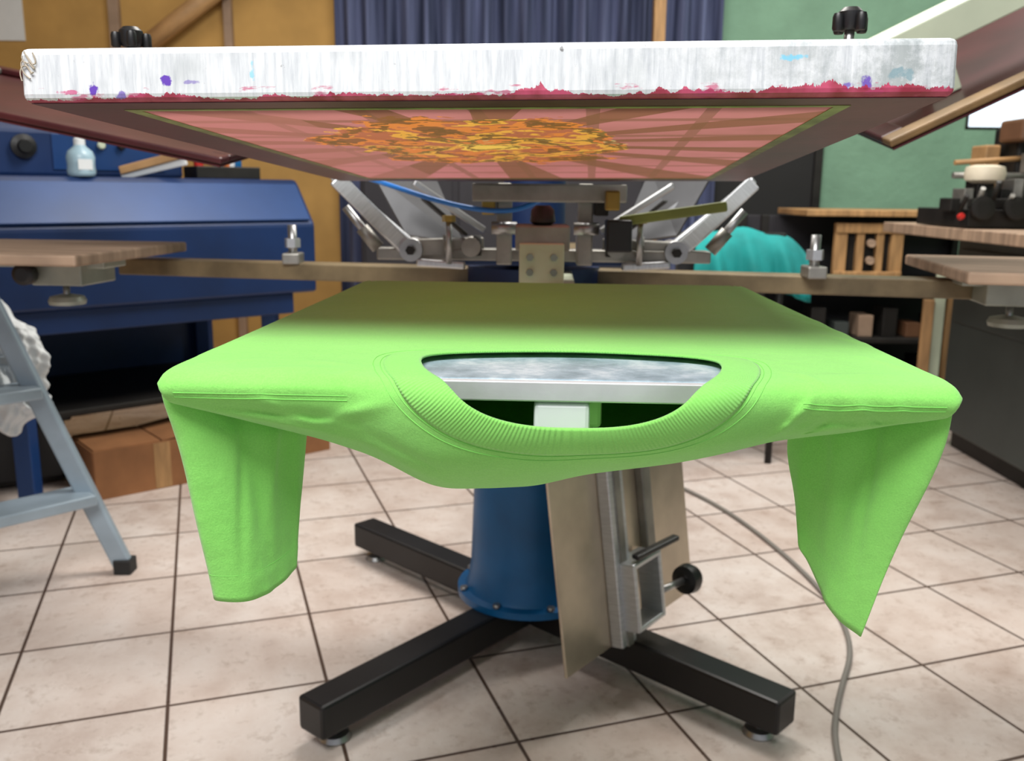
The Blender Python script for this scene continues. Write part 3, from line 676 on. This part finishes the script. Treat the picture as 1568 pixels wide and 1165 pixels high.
# ------------------------------------------------------------------ right side workbench and machine
wb=empty('workbench',(1.95,2.9,0))
box('top',(1.88,2.85,.80),(1.05,1.1,.035),M_wood,wb)
box('cabinet',(2.05,2.80,.42),(.90,1.05,.70),M_darkgreen,wb,bev=.01)
box('plinth',(2.07,2.80,.035),(.86,1.0,.07),M_dark,wb)
for i,y in enumerate((2.55,3.05)):
    box('drawer_%d'%i,(1.598,y,.60),(.012,.46,.26),M_darkgreen,wb); box('pull_%d'%i,(1.582,y,.62),(.02,.12,.015),M_dark,wb)
mc=empty('pad_printing_machine',(1.65,2.95,.818))
z0=.818
M_mach=mat('brown_machine_paint',L(104,72,50),.5)
box('bed',(1.66,2.98,z0+.03),(.58,.36,.055),M_dark,mc)
box('table',(1.60,2.93,z0+.075),(.40,.24,.03),M_dark,mc)
box('column',(1.68,3.08,z0+.19),(.16,.16,.26),M_dark,mc,bev=.012)
box('column_b',(1.56,3.12,z0+.16),(.05,.10,.20),M_wood2,mc,bev=.006)
box('head',(1.70,3.0,z0+.30),(.26,.14,.07),M_mach,mc,bev=.01)
box('head_cap',(1.72,3.0,z0+.345),(.16,.12,.03),M_dark,mc,bev=.006)
box('plunger_block',(1.62,2.95,z0+.20),(.04,.05,.06),M_alu_d,mc)
cyl('plunger',(1.62,2.95,z0+.09),(1.62,2.95,z0+.2),.012,M_steel,mc)
M_cp=mat('cream_plastic',L(222,212,190),.5)
lathe('white_bowl',[(.03,0),(.056,.01),(.060,.03),(.055,.050),(.03,.056)],M_cp,mc,(1.455,2.90,z0+.135))
cyl('bowl_stand',(1.455,2.90,z0+.055),(1.455,2.90,z0+.135),.03,M_dark,mc)
lathe('white_jar',[(.025,0),(.028,.004),(.028,.05),(.02,.06),(.02,.07)],M_white,mc,(1.60,2.84,z0+.09))
for i in range(11): cyl('lever_%d'%i,(1.36+.045*i,2.84,z0+.05),(1.35+.045*i,2.78,z0+.10+.02*(i%3)),.007,M_alu_d if i%2 else M_dark,mc)
for i in range(5): lathe('wheel_%d'%i,[(.02,0),(.035,.003),(.035,.015),(.02,.018)],M_dark,mc,(1.40+.10*i,2.79,z0+.06),axis=(0,-1,0.2))
for i in range(8): box('tool_block_%d'%i,(1.365+.038*i,2.92,z0+.07+.015*(i%3)),(.030,.08,.04+.03*(i%3)),[M_dark,M_alu_d,M_dark,M_mach][i%4],mc)
cyl('cross_rod',(1.38,2.95,z0+.16),(1.68,2.95,z0+.16),.010,M_alu_d,mc)
cyl('cross_rod_b',(1.40,2.99,z0+.20),(1.68,2.99,z0+.22),.008,M_wood2,mc)
lathe('emergency_button',[(.010,0),(.010,.010),(.007,.014)],M_red,mc,(1.345,2.80,z0+.035),axis=(0,-1,.3))
st=empty('storage_shelf',(1.45,3.9,0))
for i,z in enumerate((.06,.32,.55)): box('board_%d'%i,(1.50,3.95,z),(.95,.40,.02),M_dark,st)
box('top_board',(1.58,3.95,.84),(.80,.42,.025),M_wood2,st)
box('back',(1.50,4.16,.42),(.95,.015,.80),M_cab,st)
for i,(x,y) in enumerate(((1.02,3.77),(1.97,3.77),(1.02,4.13),(1.97,4.13))): beam('post_%d'%i,(x,y,0),(x,y,.83),.03,.03,M_dark,st)
for i in range(9):
    x=1.08+.10*i; box('block_%d'%i,(x,3.86,.33+.03+.015*(i%3)),(.06,.12,.06+.03*(i%3)),[M_dark,M_mach,M_dark,M_darkgreen,M_wood,M_dark,M_mach,M_dark,M_wood][i],st)
    box('stock_%d'%i,(x,3.90,.07+.05+.03*(i%2)),(.08,.2,.10+.06*(i%2)),[M_dark,M_card,M_darkgreen,M_dark,M_wood,M_cab,M_card,M_dark,M_cream][i],st)
rk=empty('wooden_rack',(1.45,3.79,.56))
for i,x in enumerate((1.34,1.42,1.50,1.57)): beam('upright_%d'%i,(x,3.79,.562),(x,3.79,.800),.05 if i in (0,3) else .03,.03,M_wood2,rk)
for i,z in enumerate((.585,.78)): box('slat_%d'%i,(1.455,3.775,z),(.28,.015,.04),M_wood2,rk)
box('backing',(1.455,3.81,.68),(.26,.01,.22),M_dark,rk)
for z in (.65,.72): cyl('rack_pin',(1.46,3.79,z),(1.46,3.76,z),.016,M_wood,rk)
pk=empty('stacked_wooden_posts',(1.66,3.55,0))
for i,(x,h,mm) in enumerate(((1.60,.52,M_wood2),(1.65,.62,M_cream),(1.71,.56,M_wood2))): beam('post_%d'%i,(x,3.50+.02*i,0),(x+.01,3.53+.02*i,h),.04,.035,mm,pk)
ch=empty('chair',(.72,3.20,0))
box('seat',(.72,3.22,.46),(.42,.42,.05),M_black,ch,bev=.015)
for i,(x,y) in enumerate(((.55,3.05),(.89,3.05),(.55,3.39),(.89,3.39))): cyl('leg_%d'%i,(x,y,0),(x,y,.76 if y<3.1 else .45),.012,M_dark,ch)
box('backrest',(.72,3.05,.70),(.36,.03,.18),M_black,ch,bev=.012)
def drape(name,cx,cy,zt,w,drop,thick,m,parent):
    v=[];f=[];n=70;mm=30
    for j in range(mm+1):
        q=j/mm*2-1
        for i in range(n+1):
            x=(i/n-.5)*w; arch=1-abs(2*i/n-1)**3
            top=zt-.05*(1-arch)-.03*(i/n)+.006*math.sin(i*.22+1)
            y=cy+thick*math.sin(q*math.pi/2)*(1+.24*math.sin(i*.29+q*3)*abs(q))+.008*math.sin(i*.60+q*4)*abs(q)
            z=top-drop*(abs(q)**1.6)*(1+.12*math.sin(i*.20+2))
            v.append((cx+x*(1+.10*abs(q)),y,z))
    for j in range(mm):
        for i in range(n): f.append((j*(n+1)+i,j*(n+1)+i+1,(j+1)*(n+1)+i+1,(j+1)*(n+1)+i))
    o=mesh_obj(name,v,f,m,parent,smooth=True); s=o.modifiers.new('t','SOLIDIFY'); s.thickness=.008; return o
drape('teal_jacket',.78,3.05,.815,.36,.17,.08,M_teal,ch)
box('paper_notice',(-2.55,YB-.004,1.76),(.22,.008,.28),M_white,wbl,bev=0)
cyl('wall_pipe',(-2.0,YB-.10,1.45),(-1.3,YB-.10,1.95),.045,M_wood2)
box('trim_1',(-1.42,YB-.02,1.45),(.04,.04,2.9),M_wood)
box('trim_2',(-1.98,YB-.02,1.45),(.05,.04,2.9),M_wood)

# ------------------------------------------------------------------ lights
w=bpy.data.worlds.new('world'); S.world=w; w.use_nodes=True
w.node_tree.nodes['Background'].inputs[0].default_value=L(240,242,252); w.node_tree.nodes['Background'].inputs[1].default_value=.47
def area(name,loc,target,sx,sy,power,col=(1,1,1)):
    l=bpy.data.lights.new(name,'AREA'); l.shape='RECTANGLE'; l.size=sx; l.size_y=sy; l.energy=power; l.color=col
    o=bpy.data.objects.new(name,l); S.collection.objects.link(o); o.location=loc
    o.rotation_euler=(Vector(target)-Vector(loc)).to_track_quat('-Z','Y').to_euler(); return o
area('key_light',(-.35,-.22,2.4),(0,.75,.75),1.5,.8,66,(1,.99,.97))  # added key light above the camera, inside the room; no opening here
area('floor_fill',(.3,2.4,2.8),(.3,2.4,0),1.4,.6,72,(1,.96,.90))  # unseen fill added overhead to brighten the floor; no fixture modelled
area('left_back_fill',(-1.2,3.4,2.8),(-1.2,3.4,0),1.2,.4,12,(1,.93,.82))  # weak warm fill added over the left background, without a fitting
area('right_wall_fill',(2.0,3.2,2.8),(2.0,4.0,0.3),1.2,.4,38,(1,.97,.92))  # fill added to brighten the green wall on the right, no real lamp
